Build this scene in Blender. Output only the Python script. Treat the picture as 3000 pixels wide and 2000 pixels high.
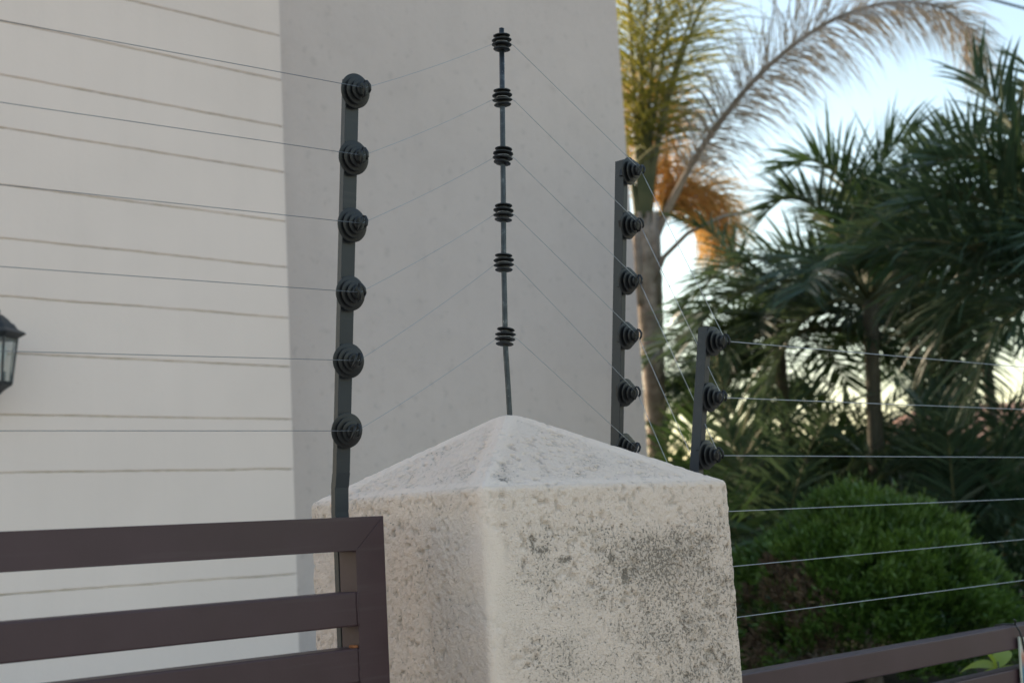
import bpy, bmesh, math, random
import numpy as np
from mathutils import Vector, Matrix
from mathutils import noise as mnoise

for o in list(bpy.data.objects):
    bpy.data.objects.remove(o)
SC = bpy.context.scene
COL = SC.collection
RAD = math.radians

# ------------------------------------------------------------------ camera
# street runs along +X, property lies towards +Y, camera stands on the street
EYE = Vector((0, 0, 1.6))
FPX = 3000.0                       # focal length for a picture 2352 wide
TH, PITCH, ROLL = RAD(48.5), math.atan(438 / FPX), RAD(3.2)
fw = Vector((math.cos(TH) * math.cos(PITCH), math.sin(TH) * math.cos(PITCH), math.sin(PITCH)))
r0 = Vector((math.sin(TH), -math.cos(TH), 0))
u0 = r0.cross(fw)
rt = r0 * math.cos(ROLL) - u0 * math.sin(ROLL)
up = u0 * math.cos(ROLL) + r0 * math.sin(ROLL)
cam = bpy.data.cameras.new('camera')
camo = bpy.data.objects.new('camera', cam)
COL.objects.link(camo)
M = Matrix((rt, up, -fw)).transposed().to_4x4()
M.translation = EYE
camo.matrix_world = M
cam.sensor_width = 36
cam.lens = 36 * FPX / 2352
cam.clip_start = 0.05
cam.clip_end = 2000
cam.dof.use_dof = True
cam.dof.focus_distance = 2.15
cam.dof.aperture_fstop = 5.6
SC.camera = camo

# ------------------------------------------------------------------ light
SUN_AZ = RAD(96)                  # direction towards the sun in the XY plane: behind the house wing
SUN_EL = RAD(22)
w = bpy.data.worlds.new('World')
SC.world = w
w.use_nodes = True
nt = w.node_tree
sky = nt.nodes.new('ShaderNodeTexSky')
sky.sky_type = 'NISHITA'
sky.sun_disc = False
sky.sun_elevation = SUN_EL
sky.sun_rotation = math.pi / 2 - SUN_AZ
sky.air_density = 1.35
sky.dust_density = 1.2
sky.ozone_density = 0.3
nt.nodes['Background'].inputs[1].default_value = 0.12
nt.links.new(sky.outputs[0], nt.nodes['Background'].inputs[0])
sun = bpy.data.lights.new('sun', 'SUN')
sun.energy = 2.2
sun.angle = RAD(0.6)
sun.color = (1.0, 0.80, 0.58)
suno = bpy.data.objects.new('sun', sun)
COL.objects.link(suno)
sd = Vector((math.cos(SUN_AZ) * math.cos(SUN_EL), math.sin(SUN_AZ) * math.cos(SUN_EL), math.sin(SUN_EL)))
suno.rotation_euler = sd.to_track_quat('Z', 'Y').to_euler()
suno.location = (0, 0, 12)
SC.view_settings.view_transform = 'Standard'
SC.view_settings.look = 'None'
SC.view_settings.gamma = 1
SC.view_settings.use_curve_mapping = False
SC.view_settings.exposure = 1.3

# ------------------------------------------------------------------ helpers
def ray(x, y):
    return fw + rt * ((x - 1176) / FPX) - up * ((y - 784) / FPX)

def on_y(x, y, Y):
    d = ray(x, y); return EYE + d * ((Y - EYE.y) / d.y)

def on_x(x, y, X):
    d = ray(x, y); return EYE + d * ((X - EYE.x) / d.x)

def on_z(x, y, Z):
    d = ray(x, y); return EYE + d * ((Z - EYE.z) / d.z)

def at(x, y, dep):
    return EYE + ray(x, y) * dep

def link(name, me, mat=None, parent=None):
    o = bpy.data.objects.new(name, me)
    COL.objects.link(o)
    if mat is not None and me is not None and not me.materials:
        me.materials.append(mat)
    if parent is not None:
        o.parent = parent
    return o

def empty(name, loc, label=None, cat=None, group=None):
    o = bpy.data.objects.new(name, None)
    COL.objects.link(o)
    o.location = loc
    o.empty_display_size = 0.1
    tag(o, label, cat, group)
    return o

def tag(o, label=None, cat=None, group=None, kind=None):
    if label: o['label'] = label
    if cat: o['category'] = cat
    if group: o['group'] = group
    if kind: o['kind'] = kind
    return o

def mesh(name, verts, faces, smooth=False):
    me = bpy.data.meshes.new(name)
    me.from_pydata([tuple(v) for v in verts], [], faces)
    if smooth:
        me.polygons.foreach_set('use_smooth', [True] * len(me.polygons))
    me.update()
    return me

def box_mesh(name, x0, x1, y0, y1, z0, z1, bevel=0.0, seg=2):
    bm = bmesh.new()
    bmesh.ops.create_cube(bm, size=1)
    for v in bm.verts:
        v.co = Vector((x0 + (v.co.x + .5) * (x1 - x0), y0 + (v.co.y + .5) * (y1 - y0), z0 + (v.co.z + .5) * (z1 - z0)))
    if bevel > 0:
        bmesh.ops.bevel(bm, geom=list(bm.edges), offset=bevel, segments=seg, profile=.5, affect='EDGES')
    me = bpy.data.meshes.new(name)
    bm.to_mesh(me); bm.free()
    return me

def tube_data(pts, radii, sides=8, caps=True):
    """tube along a polyline, parallel transported frame"""
    pts = [Vector(p) for p in pts]
    n = len(pts)
    if not hasattr(radii, '__len__'):
        radii = [radii] * n
    V, F = [], []
    t = (pts[1] - pts[0]).normalized()
    a = t.orthogonal().normalized()
    for i in range(n):
        if i == 0: tn = pts[1] - pts[0]
        elif i == n - 1: tn = pts[-1] - pts[-2]
        else: tn = pts[i + 1] - pts[i - 1]
        tn.normalize()
        a = (a - tn * a.dot(tn)).normalized()
        b = tn.cross(a)
        for k in range(sides):
            an = 2 * math.pi * k / sides
            V.append(pts[i] + (a * math.cos(an) + b * math.sin(an)) * radii[i])
    for i in range(n - 1):
        for k in range(sides):
            k2 = (k + 1) % sides
            F.append((i * sides + k, i * sides + k2, (i + 1) * sides + k2, (i + 1) * sides + k))
    if caps:
        F.append(tuple(range(sides - 1, -1, -1)))
        F.append(tuple((n - 1) * sides + k for k in range(sides)))
    return V, F

def lathe_mesh(name, prof, sides=40, axis='Y'):
    """prof: list of (radius, height); turned about +axis (closed ends)"""
    V, F = [], []
    for (r, h) in prof:
        for k in range(sides):
            a = 2 * math.pi * k / sides
            if axis == 'Y':
                V.append((r * math.cos(a), h, r * math.sin(a)))
            else:
                V.append((r * math.cos(a), r * math.sin(a), h))
    n = len(prof)
    for i in range(n - 1):
        for k in range(sides):
            k2 = (k + 1) % sides
            F.append((i * sides + k, i * sides + k2, (i + 1) * sides + k2, (i + 1) * sides + k))
    F.append(tuple(range(sides)))
    F.append(tuple((n - 1) * sides + k for k in range(sides - 1, -1, -1)))
    me = mesh(name, V, F, True)
    bm = bmesh.new(); bm.from_mesh(me)
    bmesh.ops.recalc_face_normals(bm, faces=bm.faces)
    bm.to_mesh(me); bm.free()
    me.polygons.foreach_set('use_smooth', [True] * len(me.polygons))
    try:
        me.set_sharp_from_angle(angle=RAD(35))
    except Exception:
        pass
    return me

# value noise, vectorised
def _hash(ix, iy, iz, seed):
    h = (ix.astype(np.int64) * 374761393 + iy.astype(np.int64) * 668265263 + iz.astype(np.int64) * 2147483647 + seed * 974711) & 0xffffffff
    h = ((h ^ (h >> 13)) * 1274126177) & 0xffffffff
    h = ((h ^ (h >> 16)) * 2246822519) & 0xffffffff
    return ((h ^ (h >> 15)) & 0xffff) / 65535.0

def vnoise(P, scale, seed=0):
    p = P * scale
    i = np.floor(p); f = p - i
    f = f * f * (3 - 2 * f)
    ix, iy, iz = i[:, 0], i[:, 1], i[:, 2]
    out = 0
    for dx in (0, 1):
        for dy in (0, 1):
            for dz in (0, 1):
                wgt = (f[:, 0] if dx else 1 - f[:, 0]) * (f[:, 1] if dy else 1 - f[:, 1]) * (f[:, 2] if dz else 1 - f[:, 2])
                out = out + wgt * _hash(ix + dx, iy + dy, iz + dz, seed)
    return out

def fbm(P, scale, octs=3, seed=0, gain=.5):
    s, a, tot = 0, 1, 0
    for k in range(octs):
        s = s + a * vnoise(P, scale * 2 ** k, seed + 17 * k); tot += a; a *= gain
    return s / tot

# ------------------------------------------------------------------ materials
class NB:
    def __init__(s, name):
        s.m = bpy.data.materials.new(name); s.m.use_nodes = True
        s.t = s.m.node_tree; s.b = s.t.nodes['Principled BSDF']
        s.out = s.t.nodes['Material Output']
    def n(s, kind, **kw):
        nd = s.t.nodes.new('ShaderNode' + kind)
        for k, v in kw.items():
            if k.startswith('i_'):
                nd.inputs[k[2:].replace('_', ' ')].default_value = v
            else: setattr(nd, k, v)
        return nd
    def l(s, a, b): s.t.links.new(a, b)
    def noise(s, scale, detail=4, rough=.55, co=None, dist=0.0):
        nd = s.n('TexNoise'); nd.inputs['Scale'].default_value = scale
        nd.inputs['Detail'].default_value = detail; nd.inputs['Roughness'].default_value = rough
        nd.inputs['Distortion'].default_value = dist
        if co is None: co = s.geo()
        s.l(co, nd.inputs['Vector'])
        return nd.outputs['Fac']
    def geo(s):
        if not hasattr(s, '_tc'): s._tc = s.n('TexCoord').outputs['Object']
        return s._tc
    def ramp(s, fac, stops):
        r = s.n('ValToRGB'); el = r.color_ramp.elements
        while len(el) < len(stops): el.new(.5)
        for e, (p, c) in zip(el, stops):
            e.position = p; e.color = (*c, 1) if len(c) == 3 else c
        s.l(fac, r.inputs[0]); return r.outputs[0]
    def mix(s, fac, a, b, mode='MIX'):
        m = s.n('Mix', data_type='RGBA', blend_type=mode)
        for sock, v in ((m.inputs[0], fac), (m.inputs[6], a), (m.inputs[7], b)):
            if hasattr(v, 'is_linked'): s.l(v, sock)
            elif isinstance(v, (int, float)): sock.default_value = v
            else: sock.default_value = (*v, 1)
        return m.outputs[2]
    def math(s, op, a, b=0.0):
        m = s.n('Math', operation=op)
        for sock, v in ((m.inputs[0], a), (m.inputs[1], b)):
            if hasattr(v, 'is_linked'): s.l(v, sock)
            else: sock.default_value = v
        return m.outputs[0]
    def bump(s, h, strength=.3, dist=.002):
        b = s.n('Bump'); b.inputs['Strength'].default_value = strength; b.inputs['Distance'].default_value = dist
        s.l(h, b.inputs['Height']); s.l(b.outputs[0], s.b.inputs['Normal'])
    def col(s, c):
        if hasattr(c, 'is_linked'): s.l(c, s.b.inputs['Base Color'])
        else: s.b.inputs['Base Color'].default_value = (*c, 1)
    def rough(s, v):
        if hasattr(v, 'is_linked'): s.l(v, s.b.inputs['Roughness'])
        else: s.b.inputs['Roughness'].default_value = v

def attr(nb, name):
    a = nb.n('Attribute'); a.attribute_name = name; return a.outputs['Fac']

def wall_mat(name, c, pit_shade, relief):
    nb = NB(name)
    big = nb.noise(.6, 3)
    mid = nb.noise(4.0, 4)
    base = nb.mix(nb.ramp(big, [(.35, (0, 0, 0)), (.65, (1, 1, 1))]), tuple(v * .95 for v in c), tuple(min(1, v * 1.04) for v in c))
    base = nb.mix(nb.math('MULTIPLY', nb.ramp(mid, [(.45, (0, 0, 0)), (.75, (1, 1, 1))]), .10), base, tuple(v * .8 for v in c))
    if pit_shade > 0:  # dark specks: mottled plaster, plus shade of small hollows put into the colour
        for sc_, lo, hi, am in ((17, .63, .70, 1.0), (48, .60, .70, .6), (7, .52, .72, .35)):
            v = nb.noise(sc_, 2)
            sp = nb.ramp(v, [(lo, (0, 0, 0)), (hi, (1, 1, 1))])
            base = nb.mix(nb.math('MULTIPLY', sp, pit_shade * am * .8), base, tuple(v2 * .62 for v2 in c))
    mp = nb.n('Mapping'); mp.inputs['Scale'].default_value = (5.0, 5.0, .22); nb.l(nb.geo(), mp.inputs[0])
    st = nb.noise(1.6, 5, .6, mp.outputs[0])
    base = nb.mix(nb.math('MULTIPLY', nb.ramp(st, [(.48, (0, 0, 0)), (.74, (1, 1, 1))]), .07), base, tuple(v2 * .62 for v2 in c))
    nb.col(base); nb.rough(.85)
    f = nb.noise(60, 5, .6); g = nb.noise(14, 4, .6)
    nb.bump(nb.math('ADD', f, nb.math('MULTIPLY', g, 1.5)), relief, .004)
    nb.b.inputs['Specular IOR Level'].default_value = .25
    return nb.m

M_white = wall_mat('white_plaster', (.80, .655, .585), 0, .3)
M_grey = wall_mat('grey_plaster', (.615, .515, .475), .32, .9)

def groove_mat():
    nb = NB('groove_dirt')
    n1 = nb.noise(3.0, 4, .6); n2 = nb.noise(30, 3)
    f = nb.math('ADD', nb.math('MULTIPLY', n1, .75), nb.math('MULTIPLY', n2, .25))
    nb.col(nb.ramp(f, [(.38, (.68, .58, .48)), (.5, (.48, .39, .27)), (.64, (.27, .21, .12))]))
    nb.rough(.95); return nb.m
M_groove = groove_mat()

def pillar_mat():
    nb = NB('roughcast_plaster')
    d = attr(nb, 'dirt'); pit = attr(nb, 'pit')
    n1 = nb.noise(2.5, 4); fine = nb.noise(480, 3, .6)
    n3 = nb.noise(210, 5, .62, None, .6)
    n4 = nb.noise(430, 3, .6, None, .4)
    sp = nb.math('ADD', nb.math('MULTIPLY', n3, .72), nb.math('MULTIPLY', n4, .28))
    base = nb.mix(nb.ramp(n1, [(.35, (0, 0, 0)), (.65, (1, 1, 1))]), (.90, .70, .575), (.93, .745, .625))
    base = nb.mix(nb.math('MULTIPLY', pit, .45), base, (.36, .30, .25))
    st = nb.n('Math', operation='MULTIPLY', use_clamp=True); nb.l(nb.math('SUBTRACT', d, .42), st.inputs[0]); st.inputs[1].default_value = 1.3
    base = nb.mix(nb.math('MULTIPLY', st.outputs[0], .42), base, (.36, .30, .24))
    thr = nb.math('ADD', sp, nb.math('MULTIPLY', d, .175))
    spots = nb.ramp(thr, [(.645, (0, 0, 0)), (.73, (1, 1, 1))])
    base = nb.mix(nb.math('MULTIPLY', spots, .68), base, (.15, .122, .095))
    nb.col(base); nb.rough(.92)
    nb.b.inputs['Specular IOR Level'].default_value = .2
    h = nb.math('SUBTRACT', nb.math('MULTIPLY', fine, .35), nb.math('MULTIPLY', nb.math('MULTIPLY', sp, 1.3), attr(nb, 'coarse')))
    nb.bump(nb.math('SUBTRACT', h, nb.math('MULTIPLY', spots, .25)), .95, .005)
    return nb.m
M_pillar = pillar_mat()

def paint_mat(name, c, rough=.42, rust=0.0):
    nb = NB(name)
    n = nb.noise(7, 4); f = nb.noise(260, 2)
    s = nb.n('Mapping'); s.inputs['Scale'].default_value = (1.2, 20, 30); nb.l(nb.geo(), s.inputs[0])
    st = nb.noise(2.2, 4, .6, s.outputs[0])
    base = nb.mix(nb.ramp(n, [(.35, (0, 0, 0)), (.7, (1, 1, 1))]), c, tuple(v * 1.25 + .004 for v in c))
    base = nb.mix(nb.math('MULTIPLY', nb.ramp(st, [(.58, (0, 0, 0)), (.8, (1, 1, 1))]), .22), base, (.13, .11, .105))
    if rust > 0:
        rn = nb.noise(55, 3)
        base = nb.mix(nb.ramp(rn, [(.72 - .1 * rust, (0, 0, 0)), (.8 - .1 * rust, (1, 1, 1))]), base, (.22, .10, .05))
    nb.col(base)
    nb.rough(nb.math('ADD', rough - .1, nb.math('MULTIPLY', n, .25)))
    nb.b.inputs['Specular IOR Level'].default_value = .34
    nb.bump(nb.math('ADD', f, nb.math('MULTIPLY', n, 2)), .12, .001)
    return nb.m
M_gate = paint_mat('brown_gate_paint', (.056, .030, .033), .45)
M_weld = paint_mat('rusty_weld', (.085, .058, .050), .7, 1.0)
M_rust = paint_mat('rust', (.26, .10, .04), .85, 1.0)
M_post = paint_mat('black_post_paint', (.022, .026, .031), .38, .0)

def galv_mat():
    nb = NB('weathered_rod')
    n = nb.noise(70, 4, .65); n2 = nb.noise(160, 2)
    c = nb.ramp(n, [(.38, (.028, .033, .038)), (.57, (.050, .057, .064)), (.72, (.14, .15, .15))])
    c = nb.mix(nb.ramp(n2, [(.74, (0, 0, 0)), (.78, (1, 1, 1))]), c, (.32, .31, .29))
    nb.col(c); nb.rough(.42); nb.b.inputs['Metallic'].default_value = .45
    nb.bump(n, .2, .001)
    return nb.m
M_rod = galv_mat()

def plastic_mat():
    nb = NB('insulator_plastic')
    n = nb.noise(90, 3); d = nb.noise(24, 4)
    c = nb.mix(nb.ramp(d, [(.45, (0, 0, 0)), (.75, (1, 1, 1))]), (.010, .0105, .012), (.022, .0225, .024))
    nb.col(c); nb.rough(nb.math('ADD', .3, nb.math('MULTIPLY', n, .25)))
    nb.b.inputs['Specular IOR Level'].default_value = .42
    return nb.m
M_plast = plastic_mat()

def wire_mat(name, c, met):
    nb = NB(name); n = nb.noise(40, 2)
    nb.col(nb.mix(n, c, tuple(v * .7 for v in c))); nb.rough(.38); nb.b.inputs['Metallic'].default_value = met
    return nb.m
M_wire = wire_mat('galvanised_wire', (.45, .46, .48), .8)
M_wire_b = wire_mat('bluish_wire', (.30, .35, .40), .5)
M_wire_d = wire_mat('dull_wire', (.25, .26, .29), .6)

def leaf_mat(name, c1, c2, trans=.35, scale=1.5, rough=.45):
    nb = NB(name)
    n = nb.noise(scale, 3)
    c = nb.mix(nb.ramp(n, [(.35, (0, 0, 0)), (.65, (1, 1, 1))]), c1, c2)
    nb.col(c); nb.rough(rough)
    tr = nb.n('BsdfTranslucent'); nb.l(nb.mix(.35, c, (c2[0] * 1.6, c2[1] * 1.5, c2[2] * .8)), tr.inputs[0])
    mx = nb.n('MixShader'); mx.inputs[0].default_value = trans
    nb.l(nb.b.outputs[0], mx.inputs[1]); nb.l(tr.outputs[0], mx.inputs[2])
    nb.l(mx.outputs[0], nb.out.inputs[0])
    return nb.m
M_palm = leaf_mat('palm_leaf_green', (.038, .080, .034), (.070, .125, .048), .35, 1.2)
M_palm_d = leaf_mat('palm_leaf_dark', (.042, .080, .050), (.080, .125, .076), .34, 1.2, .34)
M_palm_y = leaf_mat('palm_leaf_yellowing', (.12, .15, .03), (.22, .21, .045), .45, 1.5)
M_plume = leaf_mat('plume_leaf_green', (.18, .20, .04), (.36, .33, .07), .55, 1.6)
M_orange = leaf_mat('palm_leaf_orange', (.50, .30, .11), (.62, .42, .19), .45, 2.5, .7)
M_dead = leaf_mat('palm_leaf_dead', (.32, .28, .25), (.44, .385, .35), .3, 2.0, .85)
M_dry = leaf_mat('dry_palm_leaf', (.13, .11, .095), (.21, .18, .155), .2, 2.0, .85)
M_bush = leaf_mat('thuja_green', (.048, .100, .016), (.105, .180, .030), .27, 5)
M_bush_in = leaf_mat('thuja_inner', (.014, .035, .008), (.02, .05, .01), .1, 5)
M_brown = leaf_mat('thuja_brown', (.085, .055, .034), (.16, .105, .062), .15, 6, .9)
M_lime = leaf_mat('lime_leaf', (.22, .30, .035), (.34, .40, .06), .4, 6)

def bark_mat():
    nb = NB('palm_bark')
    n = nb.noise(9, 5, .65); sp = nb.noise(3, 3)
    c = nb.ramp(n, [(.35, (.25, .20, .17)), (.55, (.46, .38, .33)), (.7, (.58, .50, .44))])
    nb.col(nb.mix(nb.ramp(sp, [(.5, (0, 0, 0)), (.75, (.5, .5, .5))]), c, (.10, .10, .06)))
    nb.rough(.9); nb.bump(n, .5, .02); return nb.m
M_bark = bark_mat()
def stem_mat():
    nb = NB('palm_petiole'); n = nb.noise(3, 4)
    nb.col(nb.ramp(n, [(.35, (.06, .075, .03)), (.6, (.13, .13, .06)), (.75, (.20, .17, .10))])); nb.rough(.6); return nb.m
M_stem = stem_mat()

def simple_mat(name, c, rough=.8, sc=6.0, var=.25):
    nb = NB(name); n = nb.noise(sc, 4)
    nb.col(nb.mix(n, tuple(v * (1 - var) for v in c), tuple(v * (1 + var) for v in c))); nb.rough(rough)
    nb.bump(nb.noise(sc * 10, 3), .2, .004)
    return nb.m
M_ground = simple_mat('street_paving', (.33, .275, .225), .9, 3)
M_pave = simple_mat('pale_paving', (.40, .37, .335), .85, 4)
M_soil = simple_mat('garden_soil', (.045, .042, .028), .95, 5)
M_bwall = simple_mat('boundary_plaster', (.40, .385, .36), .9, 8)
M_back = simple_mat('shade_back_wall', (.07, .065, .055), .9, 3)  # gloom under the palms put into this wall's dark colour
M_warmlit = simple_mat('warm_lit_plaster', (.62, .42, .29), .85, 3, .1)  # warm sunlight on the far house put into its wall colour
M_tile = simple_mat('roof_tiles', (.42, .22, .14), .85, 8)
M_lamp = simple_mat('lantern_black_metal', (.022, .026, .030), .45, 12)
M_bark2 = simple_mat('dark_palm_bark', (.10, .095, .075), .9, 9, .4)
M_cable = simple_mat('black_cable', (.02, .02, .022), .6, 12)
nb = NB('lantern_glass'); nb.col((.85, .9, .88)); nb.rough(.12); nb.b.inputs['Transmission Weight'].default_value = .9; nb.b.inputs['IOR'].default_value = 1.2
M_glass = nb.m
nb = NB('lamp_bulb'); nb.col((.75, .76, .74)); nb.rough(.3); M_bulb = nb.m

# ------------------------------------------------------------------ ground
g = link('ground', mesh('ground', [(-600, -600, 0), (600, -600, 0), (600, 600, 0), (-600, 600, 0)], [(0, 1, 2, 3)]), M_ground)
tag(g, kind='structure')
GZ = 0.72
g = link('garden_terrace', box_mesh('garden_terrace', -14, 40, 1.95, 42, .004, GZ), M_pave); tag(g, kind='structure')
g = link('planting_bed', box_mesh('planting_bed', 4.95, 30, 2.9, 30, GZ - .05, GZ + .02), M_soil); tag(g, kind='structure')

# ------------------------------------------------------------------ house
YW, YG = 5.6, 6.25
corner = on_y(664, 750, YW)
XC = corner.x
house = empty('house', (XC, YW, 0), 'large pale plastered house with scored white courses and a plain grey wing', 'house')
def hpart(name, me, mat, parent=None):
    o = link(name, me, mat, house if parent is None else parent)
    if parent is None: o.matrix_parent_inverse = Matrix.Translation(-Vector((XC, YW, 0)))
    return o
HZ = 7.0
core = hpart('banded_wall', box_mesh('banded_wall', -1.4, XC - .012, YW + .0075, YW + .6, 0, HZ), M_groove)
gy = [88, 188, 294, 398, 510, 615, 730, 842, 963, 1077, 1198, 1318]
gz = [on_y(664, y, YW).z for y in gy]
step = (gz[0] - gz[-1]) / (len(gz) - 1)
joints = list(gz)
while joints[0] < HZ - step: joints.insert(0, joints[0] + step)
while joints[-1] > step: joints.append(joints[-1] - step)
tops = [HZ] + joints; bots = joints + [0.0]
rng = random.Random(4)
GW = .0023
for top, bot in zip(tops, bots):
    # one scored course: front face with wobbling worn arrises, returning round the corner
    xs = np.concatenate([np.linspace(-1.4, 1.6, 60), np.linspace(1.65, XC, 190)])
    P = np.stack([xs, np.zeros_like(xs), np.full_like(xs, top)], 1)
    wt = (fbm(P, 3.0, 4, 3) - .5) * .010 + (fbm(P, 30, 2, 9) - .5) * .006
    P[:, 2] = bot
    wb = (fbm(P, 3.0, 4, 3) - .5) * .010 + (fbm(P, 30, 2, 23) - .5) * .006
    rows = []
    zt = top - GW + wt * .6; zb = bot + GW + wb * .6
    r = .004
    prof = [(zt, .009), (zt, r), (zt - r * .3, r * .3), (zt - r, 0), (zb + r, 0), (zb + r * .3, r * .3), (zb, r), (zb, .009)]
    V, F = [], []
    n = len(xs)
    for (zz, yy) in prof:
        V += [(xs[i], YW + yy, zz[i]) for i in range(n)]
    # end return at the corner
    for (zz, yy) in prof:
        V.append((XC, YW + .6, float(zz[-1])))
    np_ = len(prof)
    for k in range(np_ - 1):
        for i in range(n - 1):
            a = k * n + i
            F.append((a, a + n, a + n + 1, a + 1))
    for k in range(np_ - 1):
        F.append((k * n + n - 1, (k + 1) * n + n - 1, np_ * n + k + 1, np_ * n + k))
    me = mesh('plaster_course', V, F)
    link('plaster_course', me, M_white, core).matrix_parent_inverse = Matrix.Translation(-Vector((XC, YW, 0)))
    
ge = on_y(1454, 520, YG)
wv = []
grey = hpart('grey_wall', box_mesh('grey_wall', XC - .6, ge.x, YG, 11, 0, 7.6, .02, 3), M_grey)
for o in core.children: o.matrix_parent_inverse = core.matrix_parent_inverse.copy()
for o in core.children: o.matrix_parent_inverse = Matrix.Identity(4)

# ------------------------------------------------------------------ wall lantern
lp = on_y(-8, 815, YW - .16)
lan = empty('wall_lantern', lp, 'black metal wall lantern with clear glass panes on white scored wall', 'lantern')
def frustum(name, r1, z1, r2, z2, sides=4, rot=math.pi / 4, extra=None):
    prof = [(r1, z1)] + (extra or []) + [(r2, z2)]
    V, F = [], []
    for r, z in prof:
        for k in range(sides):
            a = rot + 2 * math.pi * k / sides
            V.append((r * math.cos(a), r * math.sin(a), z))
    n = len(prof)
    for i in range(n - 1):
        for k in range(sides):
            F.append((i * sides + k, i * sides + (k + 1) % sides, (i + 1) * sides + (k + 1) % sides, (i + 1) * sides + k))
    F.append(tuple(range(sides - 1, -1, -1))); F.append(tuple((n - 1) * sides + k for k in range(sides)))
    return mesh(name, V, F)
S6 = dict(sides=6, rot=math.pi / 6)
link('roof', frustum('roof', .118, .085, .022, .17, extra=[(.112, .092), (.085, .105), (.068, .130), (.060, .132), (.045, .150)], **S6), M_lamp, lan)
link('roof_rim', frustum('roof_rim', .085, .066, .118, .0846, **S6), M_lamp, lan)
link('finial', lathe_mesh('finial', [(.010, .170), (.016, .182), (.010, .194), (.004, .205)], 14, 'Z'), M_lamp, lan)
for k in range(6):
    a = math.pi / 6 + k * math.pi / 3
    p0 = Vector((.060 * math.cos(a), .060 * math.sin(a), -.115)); p1 = Vector((.082 * math.cos(a), .082 * math.sin(a), .068))
    link('glazing_bar', mesh('glazing_bar', *tube_data([p0, p1], .0055, 4)), M_lamp, lan)
    a2 = a + math.pi / 3
    q = [(.058 * math.cos(a), .058 * math.sin(a), -.113), (.058 * math.cos(a2), .058 * math.sin(a2), -.113), (.079 * math.cos(a2), .079 * math.sin(a2), .064), (.079 * math.cos(a), .079 * math.sin(a), .064)]
    link('pane', mesh('pane', q, [(0, 1, 2, 3)]), M_glass, lan)
link('base', frustum('base', .015, -.165, .066, -.115, extra=[(.030, -.150), (.062, -.128)], **S6), M_lamp, lan)
link('bulb', lathe_mesh('bulb', [(.008, -.11), (.014, -.08), (.014, -.04), (.030, .0), (.030, .03), (.012, .055)], 16, 'Z'), M_bulb, lan)
link('wall_arm', mesh('wall_arm', *tube_data([(0, 0, -.155), (0, .03, -.20), (0, .10, -.19), (0, .155, -.14)], .010, 8)), M_lamp, lan)
link('wall_plate', box_mesh('wall_plate', -.045, .045, .148, .164, -.24, -.04, .004), M_lamp, lan)

# ------------------------------------------------------------------ pillar
XL = 1.205
YF = on_x(1109, 1130, XL).y
YB = on_x(711, 1158, XL).y
XR = on_y(1676, 1130, YF).x
print('pillar', XL, XR, YF, YB)
ZT = on_y(1112, 1112, YF).z                     # arris between shaft and cap
apx = on_x(1166, 952, 1.452)
APEX = Vector((1.452, apx.y, apx.z))
pil = empty('gate_pillar', ((XL + XR) / 2, (YF + YB) / 2, 0), 'square roughcast plaster gate pillar with pyramid top, dark mould on street face', 'pillar')
def ring_params():
    """corner-rounded rectangle; dense along the street face and the gate face"""
    r = .011
    P, seg = [], []
    def line(a, b, n):
        for t in np.linspace(0, 1, n, endpoint=False): P.append((a[0] + (b[0] - a[0]) * t, a[1] + (b[1] - a[1]) * t))
    def arc(cx, cy, a0, n):
        for t in np.linspace(0, 1, n, endpoint=False):
            a = a0 + t * math.pi / 2; P.append((cx + r * math.cos(a), cy + r * math.sin(a)))
    # anticlockwise: gate face (going -Y), street face (going +X), right, back
    line((XL, YB - r), (XL, YF + r), 190)
    arc(XL + r, YF + r, math.pi, 12)
    line((XL + r, YF), (XR - r, YF), 230)
    arc(XR - r, YF + r, -math.pi / 2, 10)
    line((XR, YF + r), (XR, YB - r), 40)
    arc(XR - r, YB - r, 0, 5)
    line((XR - r, YB), (XL + r, YB), 30)
    arc(XL + r, YB - r, math.pi / 2, 5)
    return np.array(P)
RP = ring_params()
NR = len(RP)
# outward normal of the ring
dn = np.roll(RP, -1, 0) - np.roll(RP, 1, 0)
RN = np.stack([dn[:, 1], -dn[:, 0]], 1); RN /= np.linalg.norm(RN, axis=1)[:, None]

def roughcast(V, smooth_mask):
    """relief of thrown plaster: crumbs and small crevices"""
    a = vnoise(V, 95, 1); b = vnoise(V, 190, 2); c = vnoise(V, 330, 3)
    h = .4 * a + .6 * b
    crev = np.clip((.42 - (0.5 * a + .35 * b + .15 * c)) / .16, 0, 1)
    patch = np.clip((fbm(V, 9, 3, 5) - .25) / .25, 0, 1) * smooth_mask
    big = (fbm(V, 5, 2, 7) - .5) * .006
    disp = big + patch * (h - .5) * .0042 - crev * .0022 * patch
    pit = crev * patch
    return disp, pit

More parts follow.
